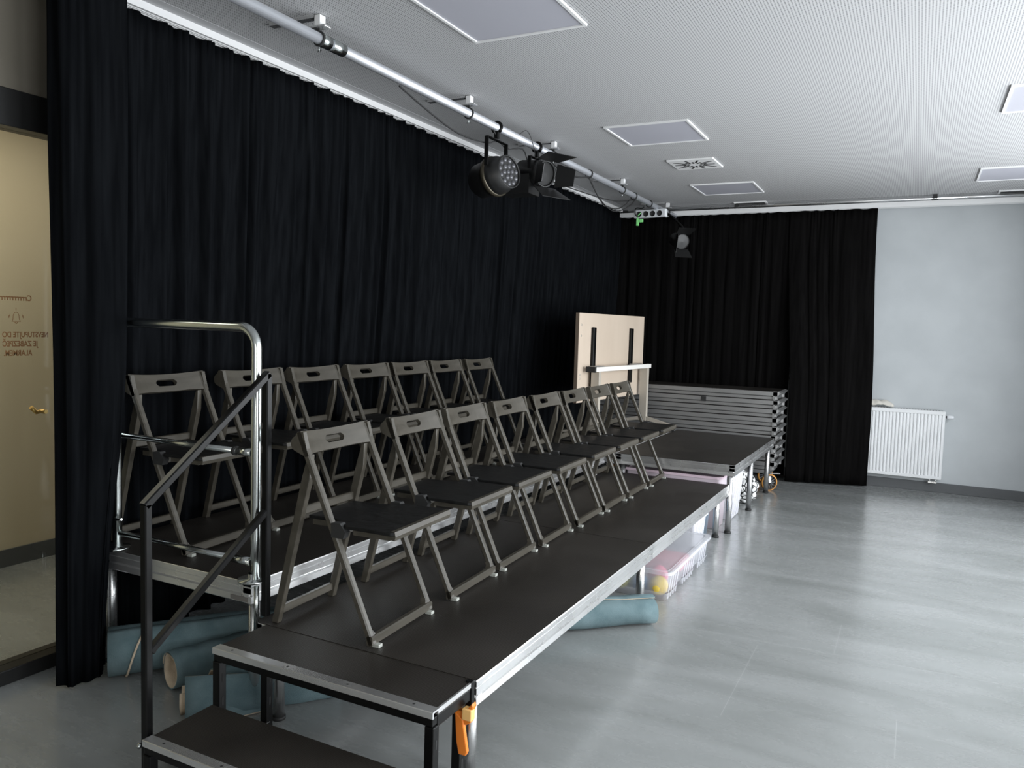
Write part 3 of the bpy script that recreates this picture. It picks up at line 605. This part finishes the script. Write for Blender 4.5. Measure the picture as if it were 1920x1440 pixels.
# ------------------------------------------------------------------ steps
t = empty('stage_steps', (-.965, -.58, 0)); tag(t, 'black steel steps with bright aluminium nosings and a left handrail', 'steps')
o = Vector((-.965, -.58, 0))
def rel(p): return Vector(p) - o
def rbox(a, b, name, m, par=t, bevel=0): return MB().box(rel(a), rel(b)).build(name, m, par, bevel=bevel)
for (y0, y1, z, x0, x1) in ((-.265, -.0008, ZL, -.965, -.006), (-.575, -.285, .20, -.945, .01)):
    s_ = rbox((x0 + .003, y0 + .03, z - .018), (x1 - .006, y1, z), 'tread', M_deck)
    n_ = MB().prism([((y0 + .038) - o.y, z + .0025), (y0 + .002 - o.y, z + .0025), (y0 - o.y, z), (y0 - o.y, z - .020), (y0 + .006 - o.y, z - .020), (y0 + .006 - o.y, z - .003), (y0 + .038 - o.y, z - .003)], 0, x0 - o.x, x1 - o.x).build('nosing', M_alu, t)
    for k in range(4):
        MB().lathe([(0, .0005), (.0045, .0005), (.005, 0)], rel((x0 + .08 + k * .265, y0 + .02, z + .0025)), (0, 0, 1), 8).build('screw', M_dark, n_)
    rbox((x0, y0 + .006, z - .05), (x1 - .004, y0 + .034, z - .021), 'front_beam', M_black, bevel=.003)
    rbox((x1 - .030, y0 + .034, z - .06), (x1 - .003, y1, z - .019), 'side_beam', M_black, bevel=.003); rbox((x0 + .003, y0 + .034, z - .06), (x0 + .030, y1, z - .019), 'side_beam', M_black, bevel=.003)
    MB().prism([((x1 - .008) - o.x, z + .002), ((x1 - .001) - o.x, z + .002), ((x1 - .001) - o.x, z - .014), ((x1 - .003) - o.x, z - .018), ((x1 - .008) - o.x, z - .018)], 1, y0 + .034 - o.y, y1 - o.y).build('side_trim', M_alu, t)
for x_, y_, zt in ((-.95, -.245, .35), (-.021, -.245, .35), (-.935, -.022, .35), (-.055, -.022, .375), (-.93, -.555, .15), (-.01, -.555, .15)):
    l = MB().box(rel((x_ - .017, y_ - .017, 0)), rel((x_ + .017, y_ + .017, zt))).build('post', M_black, t, bevel=.003)
    for zz in (.29, .20, .11):
        if zt > .3: MB().box(rel((x_ + .0172, y_ - .004, zz - .016)), rel((x_ + .0178, y_ + .004, zz + .016))).build('slot', M_dark, l)
rbox((-.945, -.55, .0), (-.915, -.02, .028), 'foot_bar', M_black, bevel=.003); rbox((-.05, -.55, .0), (-.02, -.02, .028), 'foot_bar', M_black, bevel=.003)
hr = MB(); A = [(-.982, -.527, .03), (-.982, -.527, .985), (-.982, .018, 1.395), (-.982, .018, .43)]
hr.beam(rel(A[0]), rel(A[1]) + Vector((0, 0, -.004)), .03, .028, (1, 0, 0)); hr.beam(rel(A[1]) + Vector((0, -.008, -.008)), rel(A[2]) + Vector((0, .004, .0)), .03, .028, (1, 0, 0)); hr.beam(rel(A[2]), rel(A[3]), .03, .028, (1, 0, 0))
hr.beam(rel((-.982, -.515, .475)), rel((-.982, .010, .85)), .028, .026, (1, 0, 0)); hr.build('handrail', M_black, t)
for p in ((-.982, -.50, .470), (-.962, -.50, .14), (-.995, -.545, .155)): MB().lathe([(0, .012), (.008, .010), (.009, 0)], rel(p), (.5, -.86, 0), 10).build('bolt', M_chrome, t)
rbox((-.030, -.026, ZL - .088), (-.004, -.005, ZL + .006), 'end_block', M_black, bevel=.003)
# orange spring clamp
t = empty('spring_clamp', (-.035, -.045, .30)); tag(t, 'orange spring clamp gripping the black step post and the deck leg', 'clamp')
MB().prism([(-.05, .035), (-.012, .012), (.030, .020), (.052, .050), (.056, .040), (.048, -.018), (.030, -.03), (-.004, -.022), (-.02, .008), (-.052, .026)], 1, -.016, .010).build('jaw', M_orange, t, bevel=.003)
MB().prism([(-.012, .01), (.020, -.01), (.040, -.12), (.034, -.135), (.006, -.135), (-.004, -.09)], 1, -.020, -.004).build('handle', M_orange, t, bevel=.004)
MB().box((.018, -.024, -.01), (.055, .004, .030)).build('pad', mat('pale_orange_plastic', (.85, .50, .18), .35), t, bevel=.004)

# ------------------------------------------------------------------ chrome railing on raised deck
t = empty('chrome_railing', (-1.04, .02, ZU)); tag(t, 'shiny chrome tube railing across the near end of the raised deck', 'railing')
zt = 1.575 - ZU; rr = .0205; bend = .085
pts = [(0, 0, 0), (0, 0, .2), (0, 0, zt - bend)] + [(-bend + bend * math.cos(a), 0, zt - bend + bend * math.sin(a)) for a in [PI / 2 * k / 8 for k in range(1, 9)]] + [(-.45, 0, zt), (-.84 + bend, 0, zt)] + [(-.84 + bend - bend * math.sin(a), 0, zt - bend + bend * math.cos(a)) for a in [PI / 2 * k / 8 for k in range(1, 9)]] + [(-.84, 0, .2), (-.84, 0, 0)]
MB().tube(pts, rr, 18).build('tube_frame', M_chrome, t)
MB().tube([(-.02, 0, 1.075 - ZU), (-.82, 0, 1.075 - ZU)], .0125, 12).tube([(-.02, 0, 1.075 - ZU), (-.10, 0, 1.075 - ZU)], .016, 12).build('middle_bar', M_chrome, t)
MB().tube([(-.105, 0, 1.075 - ZU), (-.120, 0, 1.075 - ZU)], .019, 12).build('collar', M_dark, t)
MB().tube([(-.02, 0, .075), (-.82, 0, .075)], .0125, 12).tube([(-.02, 0, .075), (-.13, 0, .075)], .017, 12).build('lower_bar', M_chrome, t)
for x_ in (0, -.84): MB().lathe([(0, .0), (.062, .0), (.062, .008), (.024, .010), (.024, .03), (.021, .03)], (x_ - .01, 0, .002), (0, 0, 1), 24).build('base_flange', M_chrome, t)
MB().tube([(-.835, -.02, .14), (-.80, -.03, .145), (-.77, -.03, .15)], .006, 8).build('lock_pin', M_chrome, t)
# drop spigot of the railing clamp below the deck corner
MB().tube([(.025, -.02, -.19), (.025, -.02, -.01)], .010, 8).build('clamp_rod', M_chrome, t)

# ------------------------------------------------------------------ carpets under the decks
def ribbon(name, outline, p0, p1, thick, label, m_out=M_teal, m_in=M_beige, wob=.004, taper=1.0, cat='carpet', group='rolled teal carpets under the decks'):
    """sheet whose cross-section is the open 2D curve `outline` (s, z), swept along p0->p1; outer face felt, inner face backing"""
    p0 = Vector(p0); p1 = Vector(p1); d_ = (p1 - p0); ln = d_.length; d_.normalize(); s_ = Vector((-d_.y, d_.x, 0)); nseg = 14
    t = empty(name, p0); tag(t, label, cat, group); n = len(outline)
    nr = []
    for i in range(n):
        a = Vector(outline[min(i + 1, n - 1)]) - Vector(outline[max(i - 1, 0)]); a.normalize(); nr.append(Vector((-a.y, a.x)))
    def surf(off0, off1):
        m = MB(); vs = []
        for off in (off0, off1):
            for k in range(nseg + 1):
                for i, (a, b) in enumerate(outline):
                    sc_ = 1 + (taper - 1) * k / nseg; w = wob * math.sin(k * 1.3 + i * .35)
                    aa = a * sc_ + nr[i].x * (off + w); bb = b * sc_ + nr[i].y * (off + w)
                    q = d_ * (ln * k / nseg) + s_ * aa; vs.append((q.x, q.y, max(bb, .001)))
        S = (nseg + 1) * n; fs = []
        for k in range(nseg):
            for i in range(n - 1):
                a = k * n + i; fs += [(a, a + 1, a + n + 1, a + n), (S + a, S + a + n, S + a + n + 1, S + a + 1)]
            for i in (0, n - 1): a = k * n + i; fs.append((a, a + n, S + a + n, S + a))
        for k in (0, nseg):
            for i in range(n - 1): a = k * n + i; fs.append((a, a + 1, S + a + 1, S + a))
        return m.add(vs, fs, True)
    surf(thick * .45, thick).build('felt_face', m_out, t); surf(0, thick * .45).build('backing', m_in, t)
    return t
def spiral(r0, r1, turns, n=60, squash=1, start=0):
    out = []
    for i in range(n + 1):
        q = i / n; a = start + 2 * PI * turns * q; rr_ = r0 + (r1 - r0) * q; out.append((rr_ * math.cos(a), r1 * squash + .006 + rr_ * squash * math.sin(a)))
    return out
# small roll poking out from under the low deck
ribbon('rolled_carpet', [(-a, b) for a, b in spiral(.050, .076, 2.3, 60, .95)], (.055, 1.86, 0), (-.95, .92, 0), .007, 'pale teal felt carpet roll sticking out from under the low deck', taper=1.45, wob=.003)
# fat roll at the far left
big = ribbon('rolled_carpet', [(-a, b) for a, b in spiral(.085, .108, 2.2, 70, .97)], (-1.86, -.045, 0), (-1.05, 1.03, 0), .008, 'fat dark teal carpet roll beside the curtain end at the far left', wob=.002)
dv = Vector((.81, 1.075, 0)).normalized(); sv = Vector((-dv.y, dv.x, 0)); ed = []
for k in range(13):
    q = k / 12; a = R(75) - R(150) * q; rr = .121
    p = dv * (.17 - .10 * q - .02 * math.sin(PI * q)) - sv * (rr * math.cos(a)); ed.append((p.x, p.y, max(.006, .113 + rr * math.sin(a))))
MB().tube(ed, .005, 6).build('bound_edge', M_beige, big)
# open-mouthed roll
ribbon('rolled_carpet', [(-a, b) for a, b in spiral(.066, .078, 1.3, 60, .98, 1.2)], (-1.515, .0, 0), (-1.39, .36, 0), .009, 'teal carpet roll with open beige mouth just right of the handrail post')
# arched sheets
def arch(h, w, n=16): return [(-w * 1.25, .003)] + [(-w + 2 * w * k / n, .006 + h * math.sin(PI * k / n) ** 1.2) for k in range(n + 1)] + [(w * 1.15, .003)]
ribbon('folded_carpet', arch(.15, .125), (-1.235, -.02, 0), (-.95, .66, 0), .009, 'arched teal carpet sheet showing its beige underside behind the front flap', taper=1.1)
ribbon('folded_carpet', arch(.105, .085), (-1.225, -.01, 0), (-.96, .60, 0), .008, 'inner beige fold lying under the arched carpet sheet', m_out=M_beige)
ribbon('folded_carpet', arch(.20, .16), (-1.24, .42, 0), (-.75, 1.3, 0), .009, 'high arched dark teal carpet behind the others under the raised deck')
# flap in front
ribbon('folded_carpet', [(.10, .004), (.03, .005), (-.02, .008), (-.036, .020), (-.038, .05), (-.028, .10), (-.015, .15), (-.008, .175)], (-1.262, -.135, 0), (-.86, .33, 0), .010, 'bright teal carpet flap standing upright behind the step post', taper=.72)
ribbon('folded_carpet', [(.055, .10), (.035, .05), (.0, .012), (-.02, .05), (-.012, .10)], (-1.290, -.135, 0), (-1.20, -.05, 0), .006, 'small beige folded carpet corner at the left end of the bright flap', m_out=M_beige)

# ------------------------------------------------------------------ plastic boxes
def rim_loop(x0, y0, x1, y1, rr): return rrect(x0, y0, x1, y1, rr, 5)
def tub(name, x0, y0, x1, y1, h, label, mbody, mlid, taper=.025, ribs=True, lid=True, notches=(), group='plastic storage boxes under the stage', feet=0):
    t = empty(name, (x0, y0, 0)); tag(t, label, 'box', group); X, Y = x1 - x0, y1 - y0
    segs = [(0, Y)]
    if notches:
        segs = []; a = 0
        for n0, n1 in notches: segs.append((a, n0)); a = n1
        segs.append((a, Y))
    def shell(ya, yb, z0, z1, tp):
        lo = rrect(tp, ya + tp, X - tp, yb - tp, .025, 4); hi = rrect(0.008, ya + .008, X - .008, yb - .008, .03, 4); n = len(lo); m = MB()
        m.add([(a, b, z0) for a, b in lo] + [(a, b, z1) for a, b in hi], [(i, (i + 1) % n, (i + 1) % n + n, i + n) for i in range(n)] + [tuple(range(n))[::-1]], True); m.sm[-1] = False; return m
    if notches:
        m = shell(0, Y, .05, h, taper)
        for a, b in segs:
            q = shell(a, b, 0.002, .055, taper + .004); m.add(q.v, q.f, True)
        m.build('body', mbody, t)
    else: shell(0, Y, .002, h, taper).build('body', mbody, t)
    if ribs:
        rb = MB(); k = 0
        yy = .05
        while yy < Y - .05:
            if not any(a - .02 < yy < b + .02 for a, b in notches):
                rb.beam((X - taper + .001, yy, .01), (X - .007, yy, h - .02), .010, .007, (0, 1, 0))
            yy += .055
        rb.build_each('rib', mbody, t)
    if lid:
        o_ = rrect(-.012, -.012, X + .012, Y + .012, .05, 6); i_ = rrect(.02, .02, X - .02, Y - .02, .04, 6); n = len(o_); m = MB()
        m.add([(a, b, h - .014) for a, b in o_] + [(a, b, h + .006) for a, b in o_] + [(a, b, h + .006) for a, b in i_] + [(a, b, h) for a, b in i_],
              [(k * n + i, k * n + (i + 1) % n, (k + 1) * n + (i + 1) % n, (k + 1) * n + i) for k in range(3) for i in range(n)] + [tuple(range(3 * n, 4 * n))])
        m.build('lid', mlid, t)
    return t
tub('storage_box', -.42, 2.21, .050, 3.22, .18, 'long low clear plastic box with frosted lid under the deck edge', M_box, M_box, notches=((.25, .33), (.66, .74)))
tub('storage_box', -.75, 3.40, -.09, 3.72, .235, 'whitish plastic box behind the long clear box, half hidden by the deck', M_boxw, M_boxw)
tub('storage_box', -.70, 3.80, -.12, 4.0, .26, 'grey-blue box at the back under the low deck', mat('grey_blue_plastic', (.25, .32, .40), .5), M_boxw, ribs=False)
tub('storage_box', -.90, 4.11, -.085, 4.42, .43, 'pinkish white long box behind the far end of the low deck', translucent('milky_pale_plastic', (.76, .66, .72), .2), translucent('pink_lid', (.78, .62, .70), .05), ribs=False)
tub('storage_box', -.55, 4.48, -.035, 4.90, .44, 'tall milky ribbed plastic box standing under the empty stage deck', M_boxw, M_boxw, taper=.04)
tub('storage_box', -.56, 2.75, -.44, 3.1, .20, 'narrow box beside the long clear one', M_boxw, M_boxw, ribs=False) if False else None
def ball(name, c, r_, col, label, sq=1):
    m = MB(); pr = [(max(.0005, r_ * math.sin(PI * k / 10)), -r_ * sq * math.cos(PI * k / 10)) for k in range(11)]
    m.lathe(pr, c, (.2, .1, 1), 16); return tag(m.build(name, mat(label[:24], col, .6)), label, 'toy', 'coloured toys inside the clear box')
ball('toy_ball', (-.038, 2.285, .075), .058, (.85, .62, .10), 'yellow ball in the near corner of the clear box')
ball('toy_ball', (-.155, 2.285, .070), .052, (.10, .22, .40), 'blue ball beside the yellow one in the clear box')
ball('toy_ball', (-.275, 2.29, .073), .056, (.62, .60, .22), 'olive yellow ball at the left of the clear box')
ball('toy_ball', (-.21, 2.40, .070), .050, (.15, .42, .25), 'green ball in the clear box behind the blue one')
ball('toy_ball', (-.08, 2.41, .095), .064, (.70, .12, .22), 'pink red ball in the clear box behind the yellow one')
tag(MB().box((-.36, 2.62, .062), (.005, 2.85, .14)).build('folded_cloth', mat('rose_cloth', (.62, .25, .30), .9), bevel=.02), 'rose folded cloth inside the middle of the clear box', 'cloth')
tag(MB().box((-.36, 2.93, .062), (0, 3.12, .12)).build('folded_cloth', mat('grey_cloth', (.42, .42, .46), .9), bevel=.02), 'grey folded cloth inside the far end of the clear box', 'cloth')
# patterned bag
def lumpy(name, c, r_, m, label, cat):
    bm = bmesh.new(); bmesh.ops.create_icosphere(bm, subdivisions=4, radius=1)
    for v in bm.verts:
        n = v.co.copy(); k = 1 + .09 * math.sin(n.x * 7 + 2) * math.sin(n.z * 9) + .06 * math.sin(n.y * 13 + n.z * 8) + .03 * math.sin(n.x * 23 + n.z * 19)
        v.co = Vector((n.x * r_[0] * k, n.y * r_[1] * k, max(n.z * r_[2] * k, -r_[2] * .93) + r_[2] * .935))
    me = bpy.data.meshes.new(name); bm.to_mesh(me); bm.free(); me.polygons.foreach_set('use_smooth', [True] * len(me.polygons)); me.materials.append(m)
    o = bpy.data.objects.new(name, me); C.objects.link(o); o.location = c; return tag(o, label, cat)
M_bag = mat('zebra_fabric', (.8, .8, .8), .8)
def zebra(m):
    p = m.node_tree.nodes['Principled BSDF']; tc = N(m, 'ShaderNodeTexCoord'); w = N(m, 'ShaderNodeTexVoronoi', feature='DISTANCE_TO_EDGE'); w.inputs['Scale'].default_value = 16
    L(m, tc.outputs['Object'], w.inputs['Vector']); r_ = N(m, 'ShaderNodeValToRGB'); r_.color_ramp.elements[0].position = .07; r_.color_ramp.elements[1].position = .12
    r_.color_ramp.elements[0].color = (.02, .02, .02, 1); r_.color_ramp.elements[1].color = (.75, .75, .75, 1); L(m, w.outputs['Distance'], r_.inputs[0]); L(m, r_.outputs[0], p.inputs['Base Color'])
zebra(M_bag)
lumpy('patterned_bag', (-.14, 5.33, .001), (.14, .17, .15), M_bag, 'bulging white bag with black pattern under the empty stage deck', 'bag')

# ------------------------------------------------------------------ folded wheeled table
t = empty('flip_top_table', (-1.33, 5.24, ZU), R(85)); tag(t, 'beige flip-top table on casters standing with its top tilted upright', 'table')
# local: x along the table, y towards the curtain
MB().box((-.86, .085, .36), (.66, .11, 1.19)).build('table_top', M_birch, t, bevel=.003)
MB().box((-.864, .081, .36), (-.856, .114, 1.19)).build('edge_band', mat('brown_edge_band', (.16, .12, .09), .5), t)
for x_ in (-.57, .30): MB().box((x_ - .03, .055, .50), (x_ + .03, .085, 1.06)).build('slide_rail', M_black, t, bevel=.008)
MB().box((-.74, -.04, .650), (.60, .0, .692)).build('cross_beam', mat('pale_grey_steel', (.78, .76, .72), .4), t, bevel=.003)
MB().box((-.748, -.045, .645), (-.72, .055, .697)).build('end_cap', M_dark, t, bevel=.003)
for x_ in (-.52, .38): MB().box((x_ - .14, .0, .688), (x_ + .06, .055, .700)).build('hinge_plate', M_alu2, t, bevel=.002)
for x_ in (-.62, .54):
    MB().box((x_ - .022, -.035, .09), (x_ + .022, .05, .652)).build('column', M_greym, t, bevel=.004)
    l = MB().prism([(-.345, .048), (-.345, .066), (-.04, .135), (.05, .135), (.345, .066), (.345, .048), (.05, .095), (-.04, .095)], 0, x_ - .020, x_ + .020).build('foot', M_greym, t)
    for y_ in (-.325, .325):
        MB().lathe([(.0005, -.012), (.022, -.012), (.024, -.008), (.024, .008), (.022, .012), (.0005, .012)], (x_, y_, .0245), (1, 0, 0), 16).tube([(x_, y_, .024), (x_, y_, .056)], .006, 8).build('caster', M_dark, l)
MB().box((-.40, .05, .42), (.10, .083, .47)).build('side_bracket', M_birch, t)
for z_ in (1.08, .98, .62, .585): MB().lathe([(0, .002), (.010, .002), (.011, 0)], (-.80, .085, z_), (0, -1, 0), 10).build('fixing_hole', M_greym, t)

# ------------------------------------------------------------------ radiator with cloth
t = empty('radiator', (.45, 6.93, .145)); tag(t, 'white ribbed panel radiator on the back wall beside the black curtain', 'radiator')
X = 1.108; MB().box((0, .028, 0), (X, .09, .715)).build('rear_panel', M_rad, t, bevel=.004)
pts = []; nr_ = 33; p_ = (X - .03) / nr_
pts.append((0, .028)); pts.append((0, .004)); pts.append((.015, .002))
for k in range(nr_):
    x0 = .015 + k * p_; pts += [(x0 + p_ * .12, .002), (x0 + p_ * .28, .014), (x0 + p_ * .62, .014), (x0 + p_ * .80, .002)]
pts += [(X - .015, .002), (X, .004), (X, .028)]
MB().prism(pts, 2, .035, .675).build('ribbed_front', M_rad, t)
MB().box((0, .0, .675), (X, .03, .712)).box((0, 0, .002), (X, .03, .035)).build_each('front_edge', M_rad, t, bevel=.004)
gr = MB()
for k in range(40): gr.box((.01 + k * .0273, .03, .7155), (.022 + k * .0273, .088, .7165))
stuff(gr.build('top_grille', mat('grille_shadow_gap', (.3, .3, .3), .6), t))
MB().box((X, .002, .01), (X + .004, .088, .705)).build('side_cover', M_rad, t)
MB().tube([(X, .045, .655), (X + .02, .045, .655)], .012, 12).build('valve_stem', M_dark, t)
MB().lathe([(.0005, .0), (.020, .0), (.022, .02), (.020, .045), (.015, .062), (.0005, .064)], (X + .018, .045, .655), (1, 0, 0), 20).build('thermostat_head', M_plast, t)
MB().tube([(X - .05, .06, -.03), (X - .05, .06, 0)], .009, 8).tube([(X - .10, .06, -.03), (X - .10, .06, 0)], .009, 8).box((X - .115, .045, -.045), (X - .035, .075, -.028)).build_each('pipe_connection', M_alu, t)
m = MB(); nx, ny = 26, 8; vs = []
for j in range(ny + 1):
    for i in range(nx + 1):
        a = i / nx; b = j / ny; x_ = -.22 + .44 * a; ed = min(1, (1 - a) * 9) * min(1, a * 9); h_ = (.030 + .045 * ed) * math.sin(PI * (.12 + .76 * b)) + .006 * math.sin(a * 19 + b * 7) + .004 * math.sin(a * 41)
        vs.append((x_ + .012 * math.sin(b * 9), -.05 + .10 * b, max(.0015, h_)))
fs = [(j * (nx + 1) + i, j * (nx + 1) + i + 1, (j + 1) * (nx + 1) + i + 1, (j + 1) * (nx + 1) + i) for j in range(ny) for i in range(nx)]
m.add(vs, fs, True); o_ = m.build('folded_cloth', mat('cream_linen', (.66, .63, .57), .95)); o_.location = (.85, 6.975, .861)
so = o_.modifiers.new('thickness', 'SOLIDIFY'); so.thickness = .006; tag(o_, 'crumpled cream cloth lying on top of the radiator', 'cloth')
